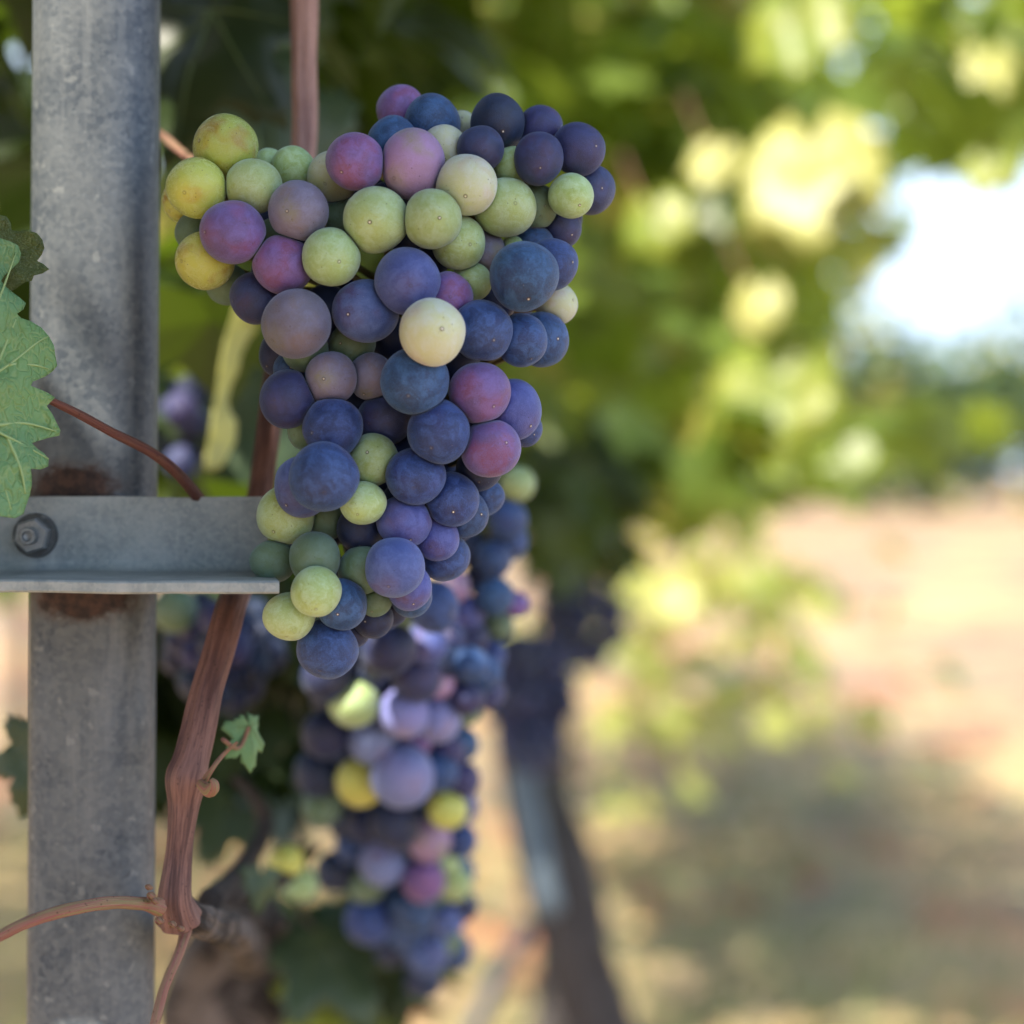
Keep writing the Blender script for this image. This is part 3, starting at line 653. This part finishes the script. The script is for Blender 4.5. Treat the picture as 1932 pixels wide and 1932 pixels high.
for q, (x, y, r) in enumerate([(285,1688,8),(292,1698,7),(300,1735,8),(324,1742,7),(280,1672,6),(340,1750,6)]):
    cane_part("scar", [(x-4,y,.412,r*.5),(x,y+2,.410,r),(x+6,y+3,.411,r*.6)], SHOOT, root, seg=8, n=3, ridge=0, seed=q)

# dark branch behind
root = empty("vine_branch", at(450, 1700, 0.60)); tag(root, "thin dark branch curving up to the right of the reddish cane", "branch")
cane_part("branch_wood", [(395,1700,.50,24),(430,1670,.55,20),(470,1620,.58,18),(500,1560,.60,16),(478,1500,.60,12),(440,1465,.60,9)], DARKBARK, root, seed=12)
cane_part("branch_wood", [(430,1690,.55,20),(500,1680,.58,16),(560,1640,.60,10),(600,1600,.62,6)], DARKBARK, root, seed=13)
root = empty("vine_cane", at(300, 250, 0.50)); tag(root, "thin tan stem behind the yellow berries, reaching to the post", "cane")
cane_part("stem", [(240,215,.52,7),(300,252,.51,7),(345,288,.50,7),(400,330,.46,5)], SHOOT, root, seg=10)

# ------------------------------------------------------------------ near leaves
def traced_leaf(label, outline, d, mat, tilt, petiole, step=9, bull=1.0, seed=1, veins=None):
    root = empty("vine_leaf", at(outline[0][0], outline[0][1], d)); tag(root, label, "leaf")
    vv, ff = flat_mesh(outline, step); top, bot = [], []
    for p in vv:
        u, v = p.x/100, p.y/100
        z = tilt(p.x, p.y) + 0.0020*bull*noise.noise(Vector((u*1.3, v*1.3, seed))) + 0.0005*bull*noise.noise(Vector((u*4.5, v*4.5, seed+3)))
        z -= 0.0003*bull*abs(noise.noise(Vector((u*9, v*9, seed+8))))
        top.append(at(p.x, p.y, d+z)); bot.append(at(p.x, p.y, d+z+0.0004))
    k = len(top); uv = [(p.x*0.1087/30*1.0, p.y*0.1087/30) for p in vv]
    edges = set()
    for f in ff:
        for i in range(3): edges.add((f[i], f[(i+1) % 3]))
    rim = [e for e in edges if (e[1], e[0]) not in edges]
    F = [tuple(f) for f in ff]+[tuple(reversed([i+k for i in f])) for f in ff]+[(e[1], e[0], e[0]+k, e[1]+k) for e in rim]
    me = mesh("blade", top+bot, F, uv+uv); bm = bmesh.new(); bm.from_mesh(me); bmesh.ops.recalc_face_normals(bm, faces=bm.faces); bm.to_mesh(me); bm.free()
    link("blade", me, mat, root)
    for vp in (veins or []):
        q = []
        for (x, y) in vp:
            j = min(range(k), key=lambda i: (vv[i].x-x)**2+(vv[i].y-y)**2); q.append(top[j])
        link("vein", mesh("vein", *tube(q, [.0005*(1-.7*i/(len(q)-1)) for i in range(len(q))], seg=6, n=4)), VEINPALE, root)
    if petiole: cane_part("petiole", petiole, PETIOLE, root, seg=16, n=8, ridge=0.05, lobes=6, bump=0.04)
    return root
L1 = [(-60,430),(-20,440),(0,449),(18,455),(34,463),(40,478),(36,494),(22,508),(8,520),(2,530),(10,540),(22,550),(38,562),(49,572),(44,584),(32,592),(40,600),(58,606),(78,618),(92,634),(102,652),(104,668),(108,690),(100,700),
      (86,710),(62,720),(58,728),(74,734),(90,741),(104,750),(96,758),(88,766),(98,780),(106,796),(114,812),(112,822),(92,826),(72,832),(60,836),(70,846),(84,856),(92,866),(91,880),(76,886),(58,884),(60,900),(60,916),(56,934),(50,952),(44,970),(28,978),(12,976),(0,974),(-20,984),
      (-60,990),(-120,950),(-190,880),(-240,760),(-240,640),(-200,540),(-140,470)]
traced_leaf("bright glossy crinkled leaf with toothed edge in front of the post at the left edge", L1, 0.398, LEAF_NEAR, lambda x, y: 0.00006*x-0.00003*(y-700), [(60,742,.404,6),(98,757,.406,7),(150,782,.410,8),(210,815,.415,8.5),(280,850,.422,9.5),(330,888,.428,10.5),(378,945,.440,12),(420,1010,.452,13),(450,1080,.46,14)], veins=[[(-150,760),(-60,735),(20,690),(70,650),(100,640)],[(-150,760),(-60,790),(30,830),(90,860)],[(-20,716),(10,660),(30,600)],[(20,690),(60,690),(98,695)],[(-60,790),(-10,860),(20,960)],[(-20,806),(40,800),(104,810)],[(-60,735),(-40,640),(0,560),(30,480)],[(10,822),(40,880),(50,930)]])
L2 = [(-80,400),(-30,395),(-5,405),(12,408),(20,420),(22,434),(34,436),(52,434),(70,440),(80,452),(84,468),(78,482),(70,492),(82,498),(93,508),(80,516),(64,520),(60,530),(48,532),(30,545),(10,556),(-20,570),(-80,560),(-120,480)]
traced_leaf("darker olive leaf with rounded teeth behind the glossy leaf at the left edge", L2, 0.412, LEAF_OLIVE, lambda x, y: 0.0, [(-60,560,.412,7),(-120,640,.42,8),(-200,760,.43,9)], seed=5)

def L(label, px, py, d, size_px, normal, tip, mat, seed=1, pet=None, **k):
    b = at(px, py, d); pt = None
    if pet is not None: pt = [b+(at(*pet)-b)*0.5+Vector((0, 0.004, -0.004)), at(*pet)]
    return leaf_thing(label, b, mm(size_px, d), normal, tip, mat, seed, petiole_to=pt, **k)
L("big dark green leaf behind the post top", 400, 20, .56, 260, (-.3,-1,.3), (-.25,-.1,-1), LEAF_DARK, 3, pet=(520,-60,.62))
L("grey-green leaf with a sharp toothed tip between post and pale cane", 520, 330, .60, 235, (.35,-1,.1), (-.05,0,1), LEAF_GREY, 4, pet=(620,420,.66))
traced_leaf("tall pale yellow leaf hanging behind the gap between post and large bunch", [(455,550),(505,580),(492,610),(470,640),(455,670),(450,700),(436,730),(430,755),(434,775),(447,795),(446,830),(432,856),(420,880),(400,888),(384,884),(388,850),(396,810),(402,770),(412,700),(424,640),(440,590)], .59, LEAF_LIT_YEL, lambda x, y: (x-430)*.0002, None, seed=9)
L("large dusky green leaf left of the large bunch above the metal arm", 540, 700, .67, 250, (.3,-1,.15), (-.35,0,-1), LEAF_GREY, 8, pet=(600,560,.70))
L("small jagged green leaflet beside the cane node", 470, 1370, .445, 66, (.8,-.6,.2), (.1,0,-1), LEAF_NEAR, 9, pet=(420,1395,.43), pr=.0005, pmat=SHOOT, elong=1.1, fold=.6, n=40)
L("dark green leaf tip poking out left of the post", 75, 1400, .52, 130, (-.3,-1,.1), (-.3,0,-1), LEAF_GREY, 10)
L("green leaf seen between the reddish cane and dark branch", 430, 1500, .68, 120, (.2,-1,.5), (-.3,0,-1), LEAF_GREY, 12)
L("grey-green leaf hanging under the long bunch", 600, 1760, .70, 170, (.2,-1,.6), (.5,0,-1), LEAF_GREY, 13, pet=(560,1700,.74))
L("mid green leaf at the bottom end of the long bunch", 720, 1790, .74, 120, (-.2,-1,.5), (.3,0,-1), LEAF_DARK, 14, pet=(640,1700,.78))
L("narrow bright green leaf at the bottom centre under the long bunch", 600, 1850, .70, 120, (.1,-1,.5), (.3,0,-1), LEAF_LIT, 15)
L("pale rounded leaf edge beside the woody spur", 495, 1650, .56, 62, (.7,-1,.2), (-.2,0,-1), LEAF_GREY, 16)
# sunlit leaves of the next vines, right part of the picture
far = [("lone big pale yellow leaf hanging in front of the sky gap", 1530, 290, 1.5, 180, (-.4,-1,.5), (.05,-.2,-1), LEAF_LIT_YEL, 20),
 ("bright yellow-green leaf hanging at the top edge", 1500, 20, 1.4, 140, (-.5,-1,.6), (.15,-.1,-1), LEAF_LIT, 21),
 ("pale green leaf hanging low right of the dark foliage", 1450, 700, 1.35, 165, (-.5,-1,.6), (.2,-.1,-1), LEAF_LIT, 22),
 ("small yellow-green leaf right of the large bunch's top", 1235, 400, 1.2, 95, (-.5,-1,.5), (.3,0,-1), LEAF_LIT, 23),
 ("yellowish leaf just left of the lone big pale leaf", 1350, 290, 1.3, 70, (-.4,-1,.5), (-.3,0,-1), LEAF_LIT_YEL, 24),
 ("small pale leaf hanging over the dark foliage middle", 1430, 560, 1.4, 75, (-.6,-1,.4), (.1,0,-1), LEAF_LIT_YEL, 25),
 ("yellow leaf high at the right edge", 1850, 120, 1.6, 90, (-.4,-1,.6), (-.2,0,-1), LEAF_LIT_YEL, 26),
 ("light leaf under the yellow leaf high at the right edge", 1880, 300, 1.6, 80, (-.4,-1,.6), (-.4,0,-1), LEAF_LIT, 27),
 ("blurred yellow-green leaf low over the sunlit ground", 1270, 1110, 2.6, 70, (-.5,-1,.8), (.3,0,-1), LEAF_LIT_YEL, 28),
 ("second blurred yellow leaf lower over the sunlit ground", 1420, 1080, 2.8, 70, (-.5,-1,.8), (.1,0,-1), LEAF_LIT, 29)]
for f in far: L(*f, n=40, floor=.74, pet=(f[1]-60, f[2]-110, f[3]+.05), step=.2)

# ------------------------------------------------------------------ canopies and vines
rg = random.Random(42)
GAPS = [(at(x, y, d), q) for x, y, d, q in [
 (130,110,.44,.030),(190,80,.44,.020),(140,320,.44,.018),(90,230,.44,.014),(165,240,.44,.010),(120,1870,.44,.010),(165,1910,.44,.012),(95,1810,.44,.006),
 (435,720,.62,.05),(470,620,.62,.04),(1300,1200,2.7,.3),(1240,1300,2.9,.25),(1430,1180,2.8,.2),(755,1440,.56,.014),(840,1510,.58,.014),(320,600,.9,.1),
 (1530,400,1.45,.09),(1520,120,1.35,.09),(1470,790,1.35,.09),(1250,450,1.2,.07),(1340,320,1.3,.05),(1440,580,1.4,.07),(1840,180,1.6,.08),(1850,380,1.6,.08),
 (1270,1150,2.6,.14),(1420,1130,2.8,.14),(1700,60,1.7,.12)]]
rg2 = random.Random(5)
GAPS += [(at(rg2.uniform(900, 1930), rg2.uniform(0, 950), rg2.uniform(1.5, 2.7)), rg2.uniform(.032, .06)) for _ in range(34)]
def sun_gap(c, s):
    for p, q in GAPS:
        v = c-p; t = v.dot(S)
        if t > 0.03 and (v-S*t).length < q+s*(rg.uniform(.1, .95) if q < .031 else .35): return True
    return False
def row_x(y): return 0.02+0.022*(y-0.4)
def leaf_normals(n, bias=(.35, -.35, .75)):
    return [(bias[0]+rg.gauss(0, .65), bias[1]+rg.gauss(0, .65), bias[2]+rg.gauss(0, .5)) for _ in range(n)]
def vine(y, label, nleaf=800, zlow=0.93, ztop=1.95, half=0.36, length=1.3, shape=None, arch=0.0, mat=None, xoff=0.0, sun_blockers=()):
    x = row_x(y); root = empty("grapevine", (x, y, 0)); tag(root, label, "grapevine", "grapevines of the near row")
    cs, ss = [], []; t = 0
    while len(cs) < nleaf and t < nleaf*20:
        t += 1; yy = y+rg.uniform(-.5, .5)*length; u = rg.gauss(0, .5 if y < 2 else .62); zz = rg.uniform(0, 1)**0.8
        z = zlow+(ztop-zlow)*zz + 0.10*noise.noise(Vector((yy*3, 1, u))); xx = row_x(yy)+xoff+u*half*(1.0-0.25*zz) + 0.08*noise.noise(Vector((yy*2.3, z*2.3, 4)))
        if rg.random() < arch: xx = row_x(yy)+rg.uniform(.35, .95); z = rg.uniform(1.12, 1.75)-0.25*(xx-row_x(yy)-.35)
        c = Vector((xx, yy, z)); s = rg.uniform(.032, .055)*(1.25 if y > 3 else 1.0)*(rg.uniform(.55, 1.1) if c.x > .3 else 1)
        if (shape and not shape(c, s)) or sun_gap(c, s): continue
        cs.append(c); ss.append(s)
    for c in sun_blockers:  # leaves added in the sun's path to shade the arm and bunch
        c = c+Vector((rg.gauss(0, .03), rg.gauss(0, .03), rg.gauss(0, .03)))
        if not in_view(c, 1.3) and c.x < 0.0 and not sun_gap(c, .05): cs.append(c); ss.append(rg.uniform(.04, .055))
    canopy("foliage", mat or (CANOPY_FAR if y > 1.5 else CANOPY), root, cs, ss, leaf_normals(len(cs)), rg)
    return root
HOLES = [(915,172,14),(1655,372,16),(1640,265,12),(600,60,0)][:3]
def hole(c, s):
    x, y = px_of(c)
    return c.y > .5 and any(math.hypot(x-a, y-b) < q+s*.62/c.y/TAN*966 for a, b, q in HOLES)
def ok_near(c, s):
    if hole(c, s): return False
    if c.y < 0.60 and in_view(c, 1.25): return False
    x, y = px_of(c)
    if c.y > 0.1 and c.y < 2.2 and 290 < x < 480 and 560 < y < 880 and rg.random() < .7: return False
    if x > 1600 and 300 < y < 760: return False
    if y > 1000-60*math.sin(x/150.0) and in_view(c): return rg.random() < .10 and x < 560
    if c.y > 0.45 and c.y < 1.5 and x > 880 and in_view(c): return False
    if (c-CAM).length < .2: return False
    return True
def ok_far(c, s):
    if hole(c, s): return False
    x, y = px_of(c)
    if c.y < 0.62: return ok_near(c, s)
    edge = 1725-0.4*(max(y, 300)-300)+35*math.sin(y/55.0)
    if x > edge and 285 < y < 760: return False
    lowlim = 1010-0.35*abs(x-1230) if x > 900 else 1000
    if y > lowlim: return rg.random() < .06
    return True
shade_vine = vine(-0.1, "nearest grapevine, added out of view left of the post to shade the large bunch", nleaf=4600, xoff=-.2, zlow=0.98, half=0.55, length=1.4, shape=lambda c, s: (c.x < -0.13 or (c.x < -.01 and c.y > -.1 and c.z > 1.1)) and ok_near(c, s), sun_blockers=[at(x, y, .42)+S*t for x in range(-20, 1100, 75) for y in (350, 650, 960, 1100) for t in (.42, .6, .8, 1.0)])  # unseen canopy added to keep the bunch and arm in shade
v1 = vine(0.95, "grapevine right behind the large bunch, its gnarled grey trunk at the bottom edge", nleaf=2600, zlow=0.90, shape=ok_near, length=0.95, half=0.5)
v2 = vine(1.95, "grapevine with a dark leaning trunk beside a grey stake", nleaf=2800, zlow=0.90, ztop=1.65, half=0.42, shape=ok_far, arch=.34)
cane_part("trunk", [(500,1715,.70,50),(450,1790,.71,110),(430,1880,.72,140),(435,2000,.73,130),(440,2300,.74,110),(440,3200,.76,110),(440,5300,.78,130)], BARK, v1, seg=36, n=8, ridge=0.06, bump=0.5, seed=31)
cane_part("trunk", [(960,1250,1.9,30),(975,1360,1.75,44),(1000,1450,1.6,58),(1040,1600,1.52,64),(1085,1760,1.5,66),(1130,1932,1.5,62),(1165,2150,1.5,62),(1180,2600,1.5,66),(1180,3150,1.5,74)], DARKBARK, v2, seg=24, n=6, ridge=0.05, bump=0.35, seed=32)
for i, y in enumerate((3.2, 4.4, 5.6, 6.8, 9.2, 13.0)):
    names = ["third", "fourth", "fifth", "sixth", "seventh", "eighth", "ninth"]
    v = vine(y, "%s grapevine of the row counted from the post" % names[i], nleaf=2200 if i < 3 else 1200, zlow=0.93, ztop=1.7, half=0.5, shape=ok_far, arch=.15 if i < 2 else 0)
    x = row_x(y); xt = x-.02*y*.26
    tube_obj("trunk", DARKBARK, v, [(xt, y, -0.02), (xt+.01, y+.02, .4), (xt, y, .8), (x, y, 1.15)], [.034, .026, .024, .015], seg=12, n=5, ridge=.05, bump=.3, seed=i)
for i in range(6):
    y = 2.2+i*1.35; root = empty("grapevine", (-1.6, y, 0)); tag(root, "grapevine added as the next row to the left to shade the ground, glimpsed beside the post", "grapevine", "added grapevines of the left row")  # row added to cast shade on the ground at the left
    cs = []
    while len(cs) < 900:
        c = Vector((-1.6+rg.gauss(0, .27), y+rg.uniform(-.68, .68), rg.uniform(.7, 1.75)))
        cs.append(c)
    canopy("foliage", CANOPY_FAR, root, cs, [rg.uniform(.045, .075) for _ in cs], leaf_normals(len(cs)), rg)
    tube_obj("trunk", DARKBARK, root, [(-1.6, y, -0.02), (-1.57, y+.02, .4), (-1.6, y, .8), (-1.6, y, 1.15)], [.034, .026, .024, .015], seg=12, n=5, ridge=.05, bump=.3, seed=i+40)
# stake and hose by the second vine
st = tube_obj("vine_stake", metal("stake_metal", (78, 92, 104), (92, 106, 116), (120, 130, 136), metalness=.3), None,
    [at(972,1420,1.43), at(1000,1560,1.41), at(1028,1690,1.39), at(1034,1715,1.39)], [mm(27,1.41)]*4, seg=20, n=4)
tag(st, "blue-grey metal stake resting against the dark leaning trunk", "stake")
hs = tube_obj("thin_stake", metal("thin_metal", (96, 100, 116), (112, 116, 130), (130, 134, 144)), None,
    [at(1000,1740,1.5), at(960,1810,1.5), at(900,1932,1.5), at(820,2100,1.5), at(700, 2400, 1.5), at(600, 2900, 1.5)], [mm(16,1.5)]*6, seg=12, n=4)
tag(hs, "thin grey rod slanting down to the left from the dark trunk", "rod")

# ------------------------------------------------------------------ distant trees and ground litter
for i in range(26):
    x = -6+i*1.75+rg.uniform(-.8, .8); y = 56+rg.uniform(-3, 5); hgt = rg.uniform(4.6, 6.0)
    where = "tree %s in the far line beyond the field" 
    t = empty("tree", (x, y, 0)); tag(t, "bushy green tree in the far blurred line beyond the sunlit ground", "tree", "trees in the far line")
    tube_obj("trunk", DARKBARK, t, [(x, y, -.05), (x+.05, y, hgt*.35), (x, y, hgt*.7)], [.16, .12, .05], seg=10, n=3)
    cs, ss = [], []
    for q in range(600):
        a, b, r = rg.uniform(0, 6.283), rg.gauss(0, .42), rg.random()**.4
        cs.append((x+math.cos(a)*1.9*r*math.sqrt(max(0, 1-b*b*.6)), y+math.sin(a)*1.5*r, hgt*.55+b*hgt*.5*1.0)); ss.append(rg.uniform(.22, .42))
    cs = [(a, b, max(c, .3)) for a, b, c in cs]
    canopy("crown", TREEMAT, t, cs, ss, leaf_normals(len(cs), (-.2, -.4, .7)), rg)
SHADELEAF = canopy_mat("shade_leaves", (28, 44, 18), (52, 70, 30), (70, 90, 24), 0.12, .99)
# low leafy shoots
def shoot(label, spots, n, mat, size, lit=False, group="low leafy shoots"):
    cs, ss = [], []
    for q in range(n):
        x, y, w_, h_, d = rg.choice(spots); dd = d*rg.uniform(.93, 1.12)
        cs.append(at(x+rg.gauss(0, w_/2), y+rg.gauss(0, h_/2), dd)); ss.append(rg.uniform(.7, 1.2)*size)
    t = empty("vine_shoot", sum(cs, Vector())/n); tag(t, label, "vine shoot", group)
    canopy("leaves", mat, t, cs, ss, leaf_normals(n), rg)
    x, y, w_, h_, d = spots[0]
    cane_part("shoot_stem", [(x-w_*.6, y-h_*.9, d, 3), (x-w_*.2, y-h_*.2, d, 3), (x+w_*.2, y+h_*.3, d, 2.5), (x+w_*.4, y+h_*.8, d, 1.5)], SHOOT, t, seg=6, n=4, ridge=0)
shoot("dark leafy shoot in deep shade between the reddish cane and the long bunch", [(520,1180,110,90,.70),(500,1330,100,110,.72),(360,1290,60,110,.74),(500,1450,60,60,.75)], 190, SHADELEAF, .028)
shoot("low leafy shoot at the bottom below the long bunch", [(700,1840,110,60,.82),(560,1800,90,80,.85),(640,1760,80,60,.8)], 60, CANOPY, .026)
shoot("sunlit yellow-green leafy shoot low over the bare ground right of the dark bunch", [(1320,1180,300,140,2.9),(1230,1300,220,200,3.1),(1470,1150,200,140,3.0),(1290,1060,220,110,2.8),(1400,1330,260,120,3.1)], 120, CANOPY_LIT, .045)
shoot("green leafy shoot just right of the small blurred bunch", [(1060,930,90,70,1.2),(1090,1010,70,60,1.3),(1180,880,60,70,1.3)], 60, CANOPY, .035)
# fallen leaves and weeds
def litter_mat(name, cols):
    m = NT(name); a = m.n('ShaderNodeAttribute'); a.attribute_name = 'leafrand'
    r = m.n('ShaderNodeValToRGB'); m.put(r.inputs[0], a.outputs['Fac']); r.color_ramp.interpolation = 'CONSTANT'
    for i, c in enumerate(cols):
        e = r.color_ramp.elements[i] if i < 2 else r.color_ramp.elements.new(i/len(cols)); e.position = i/len(cols); e.color = srgb(*c)
    return m.done(m.bsdf(r.outputs[0], .8, 0, .2))
cs, ss, ns = [], [], []
for q in range(1100):
    y = 2.2+9*rg.random()**1.5; x = rg.uniform(-1.2, 2.8); 
    if noise.noise(Vector((x*1.3, y*.9, 7))) < -0.05: continue
    cs.append((x, y, gz(x, y)+.018)); ss.append(rg.uniform(.02, .045)); ns.append((rg.gauss(0, .35), rg.gauss(0, .35), 1))
tag(canopy("fallen_leaves", litter_mat("litter", [(158, 92, 74), (176, 116, 90), (150, 132, 92), (134, 84, 72), (190, 160, 110), (120, 84, 70)]), None, cs, ss, ns, rg), "dry reddish brown fallen leaves scattered over the bare soil", "fallen leaves", kind="stuff")
V, F = [], []
for q in range(3600):
    cl = rg.choice([(0.42, 3.3, .28), (0.5, 3.9, .4), (.2, 4.6, .35), (.9, 5.4, .5), (-.7, 3.4, .35), (-.9, 5, .5), (1.6, 6.2, .6), (.55, 7.2, .5)])
    x, y = cl[0]+rg.gauss(0, cl[2]), cl[1]+rg.gauss(0, cl[2]); h = rg.uniform(.02, .07); a = rg.uniform(0, 6.28); z = gz(x, y)
    dx, dy = math.cos(a)*.004, math.sin(a)*.004; lx, ly = rg.gauss(0, .02), rg.gauss(0, .02); o = len(V)
    V += [(x-dx, y-dy, z), (x+dx, y+dy, z), (x+lx+dx*.6, y+ly+dy*.6, z+h*.6), (x+lx*.9-dx*.6, y+ly*.9-dy*.6, z+h*.6), (x+lx*1.8, y+ly*1.8, z+h)]
    F += [(o, o+1, o+2, o+3), (o+3, o+2, o+4)]
wm = NT("weed"); wt = wm.coord(); tag(link("weeds", mesh("weeds", V, F), wm.done(wm.bsdf(wm.mix(wm.noise(wt, 3), srgb(104, 118, 66), srgb(140, 140, 92)), .6)), None), "low green weeds growing in tufts on the soil", "weeds", kind="stuff")
